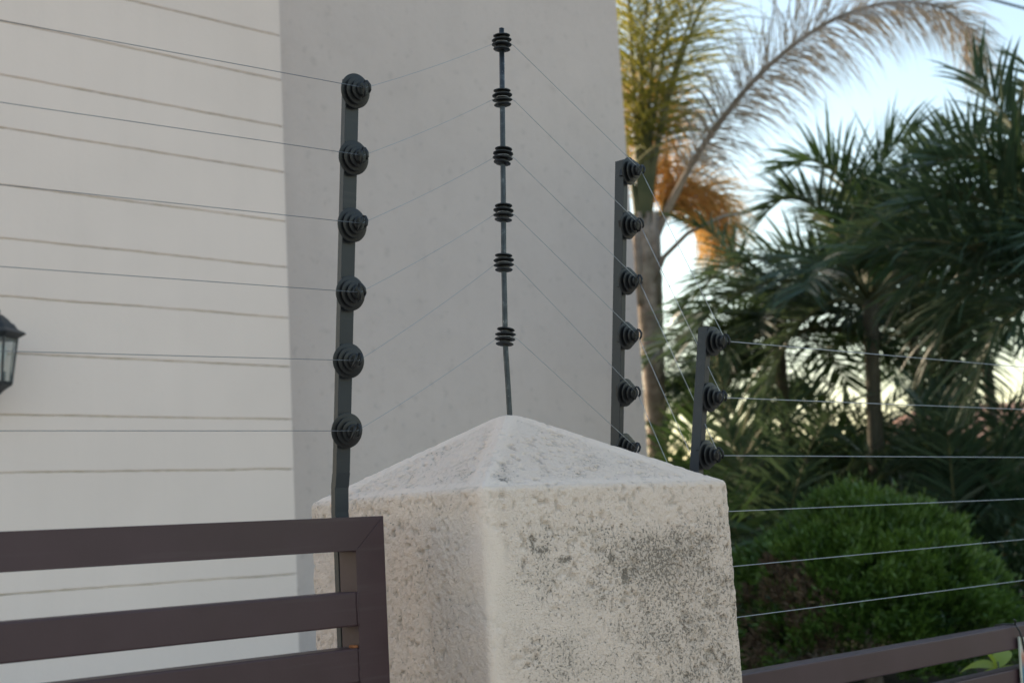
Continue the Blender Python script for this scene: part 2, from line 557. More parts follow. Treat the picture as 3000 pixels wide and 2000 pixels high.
def grid_obj(name, V, nrow, parent, dirt, pit, coarse):
    F = []
    idx = np.arange(NR)
    fl = []
    for i in range(nrow - 1):
        a = i * NR + idx; b = i * NR + (idx + 1) % NR
        fl.append(np.stack([a, b, b + NR, a + NR], 1))
    F = np.concatenate(fl)
    me = bpy.data.meshes.new(name)
    me.vertices.add(len(V)); me.vertices.foreach_set('co', V.astype(np.float32).ravel())
    me.loops.add(F.size); me.loops.foreach_set('vertex_index', F.ravel().astype(np.int32))
    me.polygons.add(len(F)); me.polygons.foreach_set('loop_start', (np.arange(len(F)) * 4).astype(np.int32))
    me.polygons.foreach_set('loop_total', np.full(len(F), 4, np.int32))
    me.polygons.foreach_set('use_smooth', np.ones(len(F), bool))
    me.update(calc_edges=True)
    for nm, arr in (('dirt', dirt), ('pit', pit), ('coarse', coarse)):
        at_ = me.attributes.new(nm, 'FLOAT', 'POINT'); at_.data.foreach_set('value', arr.astype(np.float32))
    o = link(name, me, M_pillar, parent)
    o.matrix_parent_inverse = Matrix.Translation(-parent.location)
    return o

def edge_smooth(V):
    """trowelled bands: along the front corner and just under the cap arris"""
    d = np.hypot(np.clip(V[:, 0] - XL, 0, None), np.clip(V[:, 1] - YF, 0, None))
    e1 = np.clip((d + (fbm(V, 14, 2, 31) - .5) * .05 - .010) / .025, 0, 1)
    return .42 + .58 * e1

def dirt_field(V):
    """mould, in the pillar's own coordinates: worst on the street face"""
    u = (V[:, 0] - XL) / (XR - XL); v = ZT - V[:, 2]
    front = np.clip((YF + .02 - V[:, 1]) / .02, 0, 1) * (v > -.004)
    e1 = np.clip((np.hypot(np.clip(V[:, 0] - XL, 0, None), 0) - .012) / .06, 0, 1)
    blot = np.exp(-((u - .63) / .22) ** 2 - ((v - .115) / .06) ** 2) + .45 * np.exp(-((u - .80) / .2) ** 2 - ((v - .24) / .14) ** 2) + .22 * np.exp(-((u - .15) / .10) ** 2 - ((v - .11) / .05) ** 2) \
        + .25 * np.exp(-((u - .45) / .25) ** 2 - ((v - .30) / .10) ** 2)
    top_clean = np.clip((v - .012 + (fbm(V, 12, 3, 41) - .5) * .08) / .07, 0, 1)
    n = fbm(V, 10, 3, 43); n3 = vnoise(V, 240, 45); n5 = fbm(V, 28, 3, 46)
    amount = (.42 + .20 * u + .30 * blot * (.30 + 1.4 * n)) * top_clean * e1 + (n5 - .5) * .75 * top_clean * e1
    d = np.clip(amount, 0, 1) * front
    left = (1 - front) * np.clip((V[:, 1] - YF - .02) / .05, 0, 1)
    d = d + left * np.clip(.34 + (n5 - .5) * .9, 0, 1)
    for (cu, cv, su, sv) in ((.20, .098, .028, .005), (.165, .088, .008, .012), (.285, .115, .025, .005), (.51, .150, .012, .012), (.46, .118, .01, .008)):
        q = np.exp(-((u - cu) / su) ** 2 - ((v - cv) / sv) ** 2) * (.6 + .8 * n3)
        d = d + np.clip(q, 0, 1) * front * .9
    return d
# shaft
zs = np.concatenate([np.linspace(0, 1.20, 12, endpoint=False), np.linspace(1.20, ZT - .012, 190)])
rows, inset = [], []
for z in zs: rows.append((z, 0.0))
for t in np.linspace(0, 1, 7)[1:]:                         # rounded arris into the cap
    a = t * RAD(64); rows.append((ZT - .012 + .012 * math.sin(a), .012 * (1 - math.cos(a))))
V = np.concatenate([np.column_stack([RP - RN * ins, np.full(NR, z)]) for z, ins in rows])
N = np.tile(np.column_stack([RN, np.zeros(NR)]), (len(rows), 1))
sm = edge_smooth(V)
disp, pit = roughcast(V, sm)
Vd = V + N * disp[:, None]
grid_obj('shaft', Vd, len(rows), pil, dirt_field(V), pit, sm)
top_ring = V[-NR:].copy(); top_disp = Vd[-NR:].copy()
# cap
NC = 150
ts = np.linspace(0, 1, NC) ** .92
base = top_ring
rowsV = []
for t in ts:
    c = np.array([APEX.x, APEX.y])
    k = 1 - t
    xy = c + (base[:, :2] - c) * max(k, 0.0005)
    tt = t
    z = base[0, 2] + (APEX.z + .006 - base[0, 2]) * tt
    z -= .006 * max(0, 1 - (1 - t) / .10) ** 2              # blunt tip
    rowsV.append(np.column_stack([xy, np.full(NR, z)]))
V = np.concatenate(rowsV)
h = np.array([.30, .30, .95]); 
cn = np.column_stack([RN * .45, np.full(NR, .89)])
N = np.tile(cn, (NC, 1))
# smooth trowelled zone near hips and lower rim
t_all = np.repeat(ts, NR)
hip = np.abs(np.abs(V[:, 0] - APEX.x) / ((XR - XL) / 2) - np.abs(V[:, 1] - APEX.y) / ((YB - YF) / 2))
smc = np.clip((hip - .02) / .10, .5, 1) * np.clip((t_all - .01) / .06, .6, 1)
disp, pit = roughcast(V, smc)
fade = np.clip(t_all / .03, 0, 1)
Vc = V + N * (disp * fade * 1.0)[:, None]
Vc[:NR] = top_disp
# mould patch by the front hip, faint crack lines on the street slope
uu = V[:, 0] - XL; vv = V[:, 1] - YF
nz = vnoise(V, 140, 71); nz2 = vnoise(V, 260, 72)
dc = np.clip((np.exp(-((uu - .060) / .026) ** 2 - ((vv - .020) / .010) ** 2) * (.3 + 1.1 * nz) - .2) * 1.3, 0, 1)
dc = np.maximum(dc, np.clip(.26 + (fbm(V, 24, 3, 73) - .5) * 1.1, 0, .7) * smc)
wig = (fbm(V, 25, 3, 81) - .5) * .05
ln = np.abs(uu - .33 - (vv - .06) * .9 + wig)
dc = np.maximum(dc, np.clip(1 - ln / .0016, 0, 1) * ((vv > .01) & (vv < .13)) * .75)
cap = grid_obj('cap', Vc, NC, pil, dc, pit * .8, smc)
SHAFT_TOP = ZT

# boundary wall further right and rail fence
bw = link('boundary_wall', box_mesh('boundary_wall', XR + .01, 14, 1.56, 1.74, 0, 1.02, .01), M_bwall)
tag(bw, 'low plastered boundary wall running right from the pillar beneath the brown rails', 'wall')

# ------------------------------------------------------------------ gate
YGA = 1.60                                   # street side of gate
def gz_at(y, x=450): return on_y(x, y, YGA).z
ge_top = on_y(880, 1184, YGA); ge_bot = on_y(897, 1566, YGA)
GX1 = (ge_top.x + ge_bot.x) / 2
GDEP = .045
gate = empty('sliding_gate', (GX1, YGA, 0), 'dark brown steel gate of wide horizontal rails left of the pillar', 'gate')
def gpart(name, me, mat):
    o = link(name, me, mat, gate); o.matrix_parent_inverse = Matrix.Translation(-gate.location); return o
def yat(p, q, x): return p[1] + (q[1] - p[1]) * (x - p[0]) / (q[0] - p[0])
zt1 = on_y(850, 1185, YGA).z; zb1 = on_y(780, 1266, YGA).z
zt2 = on_y(820, 1358, YGA).z; zb2 = on_y(815, 1438, YGA).z
zt3 = on_y(815, 1488, YGA).z
RH = (zt1 - zb1 + zt2 - zb2) / 2
pit_ = ((zt1 - zt2) + (zt2 - zt3)) / 2
SW = GX1 - on_y(823, 1400, YGA).x
print('gate', GX1, zt1, zb1, zt2, zb2, zt3, 'RH', RH, 'pitch', pit_, 'stile', SW)
bev = .003
# top rail and stile meet in a mitre
def mitre_bar(name, poly, y0, y1, bevel):
    bm = bmesh.new()
    vs = [bm.verts.new((x, y0, z)) for x, z in poly]; ws = [bm.verts.new((x, y1, z)) for x, z in poly]
    bm.faces.new(vs); bm.faces.new(ws[::-1])
    n = len(poly)
    for i in range(n): bm.faces.new((vs[i], ws[i], ws[(i + 1) % n], vs[(i + 1) % n]))
    bmesh.ops.recalc_face_normals(bm, faces=bm.faces)
    bmesh.ops.bevel(bm, geom=list(bm.edges), offset=bevel, segments=2, profile=.5, affect='EDGES')
    me = bpy.data.meshes.new(name); bm.to_mesh(me); bm.free(); return me
GX0 = -2.2
gpart('top_rail', mitre_bar('top_rail', [(GX0, zt1), (GX1, zt1), (GX1 - SW, zt1 - RH), (GX0, zt1 - RH)], YGA, YGA + GDEP, .0007), M_gate)
gpart('stile', mitre_bar('stile', [(GX1 + .0002, zt1 - .0002), (GX1 + .0002, .12), (GX1 - SW, .12), (GX1 - SW, zt1 - RH - .0002)], YGA + .0004, YGA + GDEP - .0004, .0007), M_gate)
gpart('stile', box_mesh('stile', GX0 - SW, GX0 - .001, YGA, YGA + GDEP, .12, zt1, .0025), M_gate)
zk = zt2 if False else zt1 - pit_
k = 0
zlist = [zt2, zt3]
while zlist[-1] - pit_ > .2: zlist.append(zlist[-1] - pit_)
for zz in zlist:
    gpart('rail', box_mesh('rail', GX0, GX1 - SW - .0005, YGA + .001, YGA + GDEP - .001, zz - RH, zz, .0025), M_gate)
    # weld bead at the rail end
    nz_ = random.Random(int(zz * 1e4))
    pts = [(GX1 - SW - .0005 + nz_.uniform(-.0008, .0008), YGA + .0006, zz - RH + RH * t / 9) for t in range(10)]
    gpart('weld', mesh('weld', *tube_data(pts, [nz_.uniform(.0012, .0022) for _ in pts], 6), True), M_gate)
pts = [(GX1 - SW * (1 - t / 9), YGA + .0004, zt1 - RH + RH * t / 9) for t in range(10)]
gpart('weld', mesh('weld', *tube_data(pts, [random.Random(t).uniform(.0016, .0023) for t in range(10)], 6), True), M_gate)
# small rusty spots where rail meets stile
for zz in (zt3,):
    gpart('rust_patch', box_mesh('rust_patch', GX1 - SW - .007, GX1 - SW + .0005, YGA + .004, YGA + .018, zz - .0005, zz + .004, .0015), M_rust)
sx = on_y(902, 1470, YGA + .02)
gpart('bolt', lathe_mesh('bolt', [(.0005, GX1 - .004), (.008, GX1 - .004), (.008, GX1 + .006), (.0055, GX1 + .009), (.0005, GX1 + .009)], 14, 'Y'), M_post)
b_ = gate.children[-1]
me = b_.data
for v in me.vertices: v.co = Vector((v.co.y, YGA + .022 + v.co.x, sx.z + v.co.z))
# lower runner wheels so the gate stands on its rail
for wx in (GX0 + .3, GX1 - .3):
    me = lathe_mesh('wheel', [(.004, -.012), (.055, -.012), (.047, -.004), (.047, .004), (.055, .012), (.004, .012)], 24, 'Y')
    for v in me.vertices: v.co += Vector((wx, YGA + GDEP / 2, .065))
    gpart('wheel', me, M_post)

# ------------------------------------------------------------------ fence posts with insulators
TW = RAD(8)                                                  # bars are twisted a little towards +X
def disc_mesh(name, R, th):
    return lathe_mesh(name, [(.006, -th / 2 - .0008), (R - .0018, -th / 2), (R, -th / 4), (R, th / 4), (R - .0018, th / 2), (.006, th / 2 + .0008)], 40, 'Y')
ME_D = [disc_mesh('disc', .0265, .0026), disc_mesh('disc', .0212, .0024), disc_mesh('disc', .0158, .0024)]
ME_CORE = lathe_mesh('core', [(.0095, 0), (.0095, -.0225), (.0105, -.0245), (.0110, -.027), (.0095, -.0285), (.002, -.029)], 30, 'Y')
def hook_mesh():
    V, F = [], []
    def add(pts, r, s=6):
        v, f = tube_data(pts, r, s); o = len(V); V.extend(v); F.extend([tuple(i + o for i in q) for q in f])
    # two curved prongs that hold the wire
    add([(-.0040, -.0265, -.0120), (-.0046, -.0315, -.0105), (-.0046, -.035, -.004), (-.0042, -.0355, .003), (-.0030, -.0335, .008)], [.0016, .0021, .0023, .0022, .0015])
    add([(.0046, -.0265, .0120), (.0052, -.0315, .0105), (.0054, -.036, .004), (.0048, -.036, -.003), (.0036, -.034, -.007)], [.0016, .0021, .0023, .0022, .0015])
    return mesh('hook', V, F, True)
ME_HOOK = hook_mesh()
ME_TAB = box_mesh('bracket', -.0095, .0095, -.004, .010, -.0125, .0125, .0012)
def insulator(parent, P, Rm, rnd):
    """bracket on the bar, stack of three sheds growing smaller towards the street, prongs"""
    e = link('insulator', ME_CORE, M_plast, parent)
    e.matrix_world = Matrix.Translation(P) @ Rm.to_4x4() @ Matrix.Rotation(rnd.uniform(-.35, .35), 4, 'Y') @ Matrix.Rotation(rnd.uniform(-.07, .07), 4, 'Z') @ Matrix.Rotation(rnd.uniform(-.05, .05), 4, 'X')
    e.matrix_parent_inverse = Matrix.Translation(-parent.location)
    e['_w'] = 1
    for k, yy in enumerate((-.0062, -.0136, -.0208)):
        d = link('disc', ME_D[k], M_plast, e); d.location = (0, yy, 0)
    link('hook', ME_HOOK, M_plast, e)
    link('bracket', ME_TAB, M_plast, e)
    return e
def angle_bar(poly, fx, fy, tk, Rm):
    """L section swept along a polyline; corner of the L at the line"""
    sec = [(0, 0), (fx, 0), (fx, tk), (tk, tk), (tk, fy), (0, fy)]
    V, F = [], []
    for p in poly:
        for (a, b) in sec: V.append(Vector(p) + Rm @ Vector((a, b, 0)))
    n = 6
    for i in range(len(poly) - 1):
        for k in range(n):
            F.append((i * n + k, i * n + (k + 1) % n, (i + 1) * n + (k + 1) % n, (i + 1) * n + k))
    F.append(tuple(range(n - 1, -1, -1))); F.append(tuple((len(poly) - 1) * n + k for k in range(n)))
    me = mesh('angle_bar', V, F)
    bm = bmesh.new(); bm.from_mesh(me)
    bmesh.ops.recalc_face_normals(bm, faces=bm.faces)
    bmesh.ops.bevel(bm, geom=[e for e in bm.edges if e.calc_length() > .03], offset=.0007, segments=1, affect='EDGES')
    bm.to_mesh(me); bm.free()
    return me

def fence_post(label, poly, fx, fy, ins_img, seed, twist=TW, off=None):
    """poly: 3D points of the L corner, bottom to top. ins_img: image heights of the insulators on the last stretch"""
    rnd = random.Random(seed)
    base = Vector(poly[0])
    t = empty('fence_post', base, label, 'fence post', 'electric fence posts round the pillar')
    Rz = Matrix.Rotation(twist, 3, 'Z')
    o = link('angle_bar', angle_bar([Vector(p) - base for p in poly], fx, fy, .003, Rz), M_post, t)
    a, b = Vector(poly[-2]), Vector(poly[-1])
    ax = (b - a).normalized()
    yv = Rz @ Vector((0, 1, 0)); yv = (yv - ax * yv.dot(ax)).normalized()
    xv = yv.cross(ax)
    Rm = Matrix((xv, yv, ax)).transposed()
    hooks = []
    for (ix, iy) in ins_img:
        # point on the bar line seen at image height iy
        best = None
        for k in range(0, 4001):
            s = -1.0 + 2.2 * k / 4000
            p = a + (b - a) * s
            q = p + Rm @ Vector((fx * .5 if off is None else off, 0, 0))
            d = q - EYE; dep = d.dot(fw)
            py = 784 - FPX * d.dot(up) / dep
            if best is None or abs(py - iy) < best[0]: best = (abs(py - iy), q)
        P = best[1]
        e = insulator(t, P + Rm @ Vector((0, -.0005, 0)), Rm, rnd)
        hooks.append(P + Rm @ Vector((0, -.033, 0)))
    return t, hooks, Rm

# gate post: upright fixed behind the gate, bent and leaning out above it
yb = YGA + GDEP + .003
pl = [on_y(786, 1480, yb), on_y(776, 1255, yb), on_y(770, 1175, yb), on_y(770, 1120, yb - .002), on_y(773, 1085, yb - .006), on_y(795, 178, yb - .075)]
pl[0] = pl[1] - Vector((0, 0, .28))
postL, hkL, RmL = fence_post('tallest black angle iron post with six insulators, fixed behind the brown gate', pl, .024, .012,
                        [(813, 211), (811, 364), (806, 518), (802, 674), (798, 829), (794, 988)], 1, twist=RAD(-1), off=.0125)
# two posts on the far side of the pillar
p1 = [on_y(1419, 1250, 1.72), on_y(1422, 1020, 1.72), on_y(1433, 366, 1.65)]
post1, hk1, Rm1 = fence_post('black angle iron post with six insulators directly behind the pillar, before grey wall', p1, .014, .021,
                        [(1448, 394), (1448, 518), (1447, 646), (1444, 771), (1440, 901), (1436, 1026)], 2, off=.0090)
p2 = [on_y(1586, 1420, 1.53), on_y(1605, 1080, 1.53), on_y(1625, 748, 1.50)]
post2, hk2, Rm2 = fence_post('shortest black angle iron post with three insulators showing, right of the pillar before palms', p2, .016, .020,
                        [(1642, 784), (1633, 912), (1624, 1044), (1615, 1172), (1606, 1300), (1597, 1426)], 3, off=.0125)

# ------------------------------------------------------------------ centre rod with bobbin insulators
rod_img = [(1171, 962), (1170, 940), (1166, 870), (1161, 795), (1159, 690), (1157, 600), (1156, 440), (1154, 250), (1152, 66)]
Yr = APEX.y
rp = [on_y(x, y, Yr + .0) for x, y in rod_img]
rp[0].z -= .06
rodE = empty('insulator_rod', rp[0], 'thin bent metal rod with six bobbin insulators standing on the pillar top', 'fence rod')
link('rod', mesh('rod', *tube_data([p - rp[0] for p in rp], .0047, 14), True), M_rod, rodE)
def bob_core():
    return lathe_mesh('core', [(.0048, -.016), (.0085, -.0155), (.0085, .0155), (.0048, .016)], 24, 'Z')
ME_BC = bob_core()
ME_B1 = lathe_mesh('disc', [(.006, -.0022), (.0135, -.0016), (.0152, -.0005), (.0152, .0006), (.0135, .0016), (.006, .0022)], 36, 'Z')
ME_B2 = lathe_mesh('disc', [(.006, -.0026), (.0158, -.0018), (.0178, -.0005), (.0178, .0006), (.0158, .0018), (.006, .0026)], 36, 'Z')
bob = []
rnd = random.Random(7)
for iy in (98, 225, 358, 489, 603, 773):
    best = None
    for i in range(len(rp) - 1):
        for s in np.linspace(0, 1, 200):
            p = rp[i].lerp(rp[i + 1], float(s)); d = p - EYE
            py = 784 - FPX * d.dot(up) / d.dot(fw)
            if best is None or abs(py - iy) < best[0]: best = (abs(py - iy), p, (rp[i + 1] - rp[i]).normalized())
    _, P, ax = best
    q = ax.to_track_quat('Z', 'Y').to_matrix().to_4x4()
    q = q @ Matrix.Rotation(rnd.uniform(-.10, .10), 4, 'X') @ Matrix.Rotation(rnd.uniform(-.06, .06), 4, 'Y')
    e = link('insulator', ME_BC, M_plast, rodE)
    e.matrix_world = Matrix.Translation(P) @ q
    e.matrix_parent_inverse = Matrix.Translation(-rodE.location)
    for k, zz in enumerate((-.0126, -.0042, .0042, .0126)):
        d = link('disc', ME_B1 if k in (0, 3) else ME_B2, M_plast, e); d.location = (0, 0, zz)
        d.rotation_euler = (rnd.uniform(-.07, .07), rnd.uniform(-.07, .07), 0)
    bob.append((P, ax))

# ------------------------------------------------------------------ wires
ord_ = ['topmost', 'second from top', 'third from top', 'fourth from top', 'fifth from top', 'lowest']
ly = [47, 235, 424, 612, 806, 989]
ry = [843, 940, 1050, 1145, 1238, 1332]
def bez(a, b, sag, n=14):
    out = []
    for i in range(n + 1):
        t = i / n; p = a.lerp(b, t); p = p + Vector((0, 0, -sag * 4 * t * (1 - t))); out.append(p)
    return out
for k in range(6):
    st = empty('fence_wire', hkL[k], '%s of the six thin fence wires strung through the insulators' % ord_[k], 'wire', 'electric fence wires')
    def span(pts, r, mat):
        link('span', mesh('span', *tube_data([Vector(p) - hkL[k] for p in pts], r, 7), True), mat, st)
    hl = hkL[k]
    far = on_y(0, ly[k], hl.y)
    far = hl + (far - hl) * 6.0
    span([far, hl], .00052, M_wire_d)
    P, ax = bob[k]
    side = rt
    rim = -fw * .012
    wl = P - ax * .0 + (-rt * .0125) + Vector((0, 0, -.001))
    wr = P + rt * .0125
    wm = P + Vector((fw.x, fw.y, 0)) * -.011
    span(bez(hl, wl, .004), .00034, M_wire_b)
    h1 = hk1[k]
    span([wl, P - rt * .008 - Vector((fw.x, fw.y, 0)) * .0085, wm, P + rt * .008 - Vector((fw.x, fw.y, 0)) * .0085, wr] , .0007, M_wire)
    d1 = (h1 - wr)
    span([wr, wr + d1 * .04 + Vector((0, 0, .004))] + [q + Vector((0, 0, .004 * (1 - i / 14))) for i, q in enumerate(bez(wr, h1, 0))][1:], .00055, M_wire)
    h2 = hk2[k]
    span(bez(h1, h2, .0), .00058, M_wire)
    fr = on_y(2352, ry[k], h2.y)
    end = h2 + (fr - h2) * 3.2
    span([h2, end], .0008, M_wire)

# ------------------------------------------------------------------ right rail fence with hanging sign
YR = 1.60
a0 = on_y(1700, 1556, YR); a1 = on_y(2352, 1428, YR); b1 = on_y(2352, 1481, YR)
c1 = on_y(2352, 1531, YR)
zr = (a0.z + a1.z) / 2
print('rail z', a0.z, a1.z, b1.z, 'low', c1.z, 'X', a0.x, a1.x)
rf = empty('rail_fence', (XR + .02, YR, 1.0), 'brown steel rail fence running right from the pillar above the boundary wall', 'fence')
def rpart(name, me, mat):
    o = link(name, me, mat, rf); o.matrix_parent_inverse = Matrix.Translation(-rf.location); return o
rhh = a1.z - b1.z
zlow = c1.z
rpart('rail', box_mesh('rail', XR + .004, 9.0, YR, YR + .045, zr - rhh, zr, .003), M_gate)
rpart('rail', box_mesh('rail', XR + .004, 9.0, YR, YR + .045, zlow - rhh, zlow, .003), M_gate)
for x in (5.2, 8.9):
    rpart('fence_upright', box_mesh('fence_upright', x, x + .045, YR + .002, YR + .043, zlow - rhh - .2, zr - .004, .002), M_gate)
# sign
sp_ = on_y(2339, 1462, YR - .006)
def sign_mat():
    nb = NB('printed_sign')
    sep = nb.n('SeparateXYZ'); nb.l(nb.geo(), sep.inputs[0])
    n = nb.noise(9, 3)
    f = nb.math('ADD', nb.math('MULTIPLY', sep.outputs[2], -5.0), nb.math('MULTIPLY', nb.math('SUBTRACT', n, .5), .35))
    c = nb.ramp(f, [(.0, (.42, .40, .30)), (.10, (.42, .40, .30)), (.14, (.55, .50, .44)), (.24, (.45, .17, .10)), (.36, (.05, .16, .22)), (.6, (.04, .12, .16))])
    c.node.color_ramp.interpolation = 'LINEAR'
    nb.col(c); nb.rough(.35); return nb.m
M_sign = sign_mat()
sg = empty('hanging_sign', sp_, 'small printed plate tied to the brown rail at the right picture edge', 'sign')
tilt = Matrix.Rotation(RAD(6), 4, 'Y')
o = link('plate', box_mesh('plate', 0, .20, -.004, -.001, -.28, 0, .0008), M_sign, sg)
o.matrix_local = tilt
o = link('edge_trim', box_mesh('edge_trim', -.004, .0005, -.0048, -.0002, -.281, .001, .0008), simple_mat('cream_trim', (.5, .5, .42), .5), sg)
o.matrix_local = tilt
z0 = zr - sp_.z
pts = [(.012, -.0055, -.035), (.006, -.0065, -.004), (-.002, -.0055, z0 - .01), (-.005, .002, z0 + .004), (-.004, .03, z0 + .005), (-.004, .052, z0 + .002), (-.003, .053, -.02)]
link('tie', mesh('tie', *tube_data(pts, .0022, 8), True), M_cable, sg)
link('tie', mesh('tie', *tube_data([(-.005, .002, z0 + .003), (-.009, -.002, z0 + .014), (-.014, .0, z0 + .017)], .0018, 6), True), M_cable, sg)

# ------------------------------------------------------------------ palms
def frond_data(pts, nleaf, llen, lw, rng, petiole=.2, ang=55, droop=.5, plum=.0, lift=.15, rad=.018, twist=.0, curl=.0, nseg=4, gaps=0.0, side=None):
    """feather frond along smooth curve through pts. droop: how far leaflets bend down; plum: spread of leaflets about the rachis"""
    pts = [Vector(p) for p in pts]
    # catmull-rom resample
    C = []
    n = len(pts)
    ext = [pts[0] * 2 - pts[1]] + pts + [pts[-1] * 2 - pts[-2]]
    SUB = 8
    for i in range(n - 1):
        p0, p1, p2, p3 = ext[i], ext[i + 1], ext[i + 2], ext[i + 3]
        for s in range(SUB):
            t = s / SUB
            C.append(.5 * ((2 * p1) + (p2 - p0) * t + (2 * p0 - 5 * p1 + 4 * p2 - p3) * t * t + (3 * p1 - p0 - 3 * p2 + p3) * t ** 3))
    C.append(pts[-1])
    L = [0]
    for i in range(len(C) - 1): L.append(L[-1] + (C[i + 1] - C[i]).length)
    T = L[-1]
    V, F = tube_data(C, [rad * (1 - .85 * (l / T)) for l in L], 5)
    V = [Vector(v) for v in V]
    mats = [0] * len(F)
    DN = Vector((0, 0, -1))
    j = 0
    for i in range(nleaf):
        for sgn in (-1, 1):
            if rng.random() < gaps: continue
            f = petiole + (1 - petiole) * min(.999, (i + rng.uniform(0, .9)) / nleaf)
            l = f * T
            while j < len(L) - 2 and L[j + 1] < l: j += 1
            while j > 0 and L[j] > l: j -= 1
            s = (l - L[j]) / max(1e-6, L[j + 1] - L[j])
            p = C[j].lerp(C[j + 1], s)
            tg = (C[j + 1] - C[j]).normalized()
            upv = Vector((0, 0, 1)) if side is None else side
            sd = tg.cross(upv)
            if sd.length < .05: sd = tg.orthogonal()
            sd.normalize()
            nm = sd.cross(tg).normalized()
            rot = Matrix.Rotation(twist + rng.gauss(0, plum), 3, tg)
            sd2 = rot @ (sd * sgn * math.cos(lift) + nm * math.sin(lift))
            a = RAD(ang * (1 - .45 * ((f - petiole) / (1 - petiole)) ** 2) + rng.uniform(-7, 7))
            d = (tg * math.cos(a) + sd2 * math.sin(a)).normalized()
            g_ = (f - petiole) / (1 - petiole)
            ln = llen * (.45 + .55 * math.sin(math.pi * min(1, .18 + g_ * .80))) * rng.uniform(.82, 1.12)
            wd = lw * rng.uniform(.8, 1.15)
            cur = p.copy(); dd = d.copy()
            wv = tg - d * tg.dot(d)
            if wv.length < .05: wv = nm
            wv.normalize()
            wv = (Matrix.Rotation(rng.uniform(-.5, .5), 3, d) @ wv)
            o0 = len(V)
            dr = droop * rng.uniform(.6, 1.4)
            prof = (.55, 1, .85, .5, .0) if nseg == 4 else (.6, 1, .6, 0)
            for k in range(nseg + 1):
                ww = wd * prof[k] * .5
                V.append(cur + wv * ww); V.append(cur - wv * ww)
                dd = (dd + DN * dr * (.35 + .5 * k) / nseg + Vector((rng.uniform(-1, 1), rng.uniform(-1, 1), rng.uniform(-1, 1))) * curl).normalized()
                cur = cur + dd * (ln / nseg)
            for k in range(nseg):
                F.append((o0 + 2 * k, o0 + 2 * k + 1, o0 + 2 * k + 3, o0 + 2 * k + 2)); mats.append(1)
    return V, F, mats

def frond(parent, pts, mat, rng, stem=None, name='frond', **kw):
    V, F, mats = frond_data(pts, kw.pop('nleaf', 60), kw.pop('llen', .6), kw.pop('lw', .03), rng, **kw)
    o0 = Vector(pts[0])
    me = mesh(name, [v - o0 for v in V], F)
    me.materials.append(stem or M_stem); me.materials.append(mat)
    me.polygons.foreach_set('material_index', mats)
    o = link(name, me, None, parent)
    o.location = o0 - parent.location
    return o

def trunk(parent, pts, radii, ring=.0, name='trunk', mat=None):
    """ringed trunk"""
    pts = [Vector(p) for p in pts]
    P, R = [], []
    for i in range(len(pts) - 1):
        n = max(2, int((pts[i + 1] - pts[i]).length / .06))
        for s in range(n):
            t = s / n
            P.append(pts[i].lerp(pts[i + 1], t) - parent.location)
            r = radii[i] + (radii[i + 1] - radii[i]) * t
            R.append(r * (1 + ring * (1 if (len(R) % 3 == 0) else -.4)))
    P.append(pts[-1] - parent.location); R.append(radii[-1])
    return link(name, mesh(name, *tube_data(P, R, 14), True), mat or M_bark, parent)

def base_under(p, top):
    return Vector((p.x, p.y, GZ))

def crown(parent, c, n, length, rng, mat, el=(10, 75), az=(0, 360), kw=None, arch=.9):
    kw = kw or {}
    for i in range(n):
        a = RAD(az[0] + (az[1] - az[0]) * (i + rng.uniform(-.35, .35)) / n)
        e = RAD(rng.uniform(*el))
        Lg = length * rng.uniform(.8, 1.15)
        h = Vector((math.cos(a), math.sin(a), 0))
        pts = [Vector(c)]
        d = h * math.cos(e) + Vector((0, 0, 1)) * math.sin(e)
        cur = Vector(c)
        for k in range(5):
            cur = cur + d * (Lg / 5)
            pts.append(cur.copy())
            d = (d + Vector((0, 0, -1)) * arch * (.12 + .11 * k)).normalized()
        m = mat if not isinstance(mat, (list, tuple)) else rng.choice(mat)
        frond(parent, pts, m, rng, **dict(kw))

def ipts(lst, dep, dd=None):
    out = []
    for i, q in enumerate(lst):
        d = q[2] if len(q) > 2 else dep
        out.append(at(q[0], q[1], d))
    return out

# --- palm with plumed fronds by the grey wall
rng = random.Random(11)
DA = 12.0
tr = ipts([(1516, 1190), (1512, 1040), (1504, 900), (1496, 760), (1488, 640), (1478, 520)], DA)
A = empty('feather_palm', base_under(tr[0], 0), 'tall feather palm by the grey wall with grey dead frond and orange old fronds', 'palm tree')
trunk(A, [Vector((tr[0].x + .04, tr[0].y, GZ))] + tr, [.105, .10, .095, .10, .115, .135, .11], .035)
pk = dict(nleaf=66, llen=1.0, lw=.014, petiole=.28, ang=58, droop=.9, plum=.8, rad=.035, curl=.03)
for lst, m in (
    ([(1482, 540), (1500, 380), (1535, 210), (1580, 60), (1620, -90)], M_plume),
    ([(1478, 540), (1486, 330), (1500, 130), (1530, -60), (1570, -200)], M_plume),
    ([(1474, 540), (1462, 330), (1452, 150), (1440, -20), (1400, -180)], M_plume),
    ([(1476, 540), (1470, 330), (1475, 130), (1490, -60), (1480, -220)], M_plume),
    ([(1484, 540), (1508, 350), (1560, 150), (1640, -40), (1760, -180)], M_palm_y),
    ([(1470, 550), (1445, 380), (1400, 240), (1330, 150), (1250, 120)], M_plume),
    ([(1482, 540), (1492, 350), (1515, 180), (1545, 40), (1590, -60)], M_palm_y),
    ([(1478, 540), (1480, 350), (1470, 160), (1450, 30), (1430, -70)], M_palm_y),
):
    frond(A, ipts(lst, DA), m, rng, **pk)
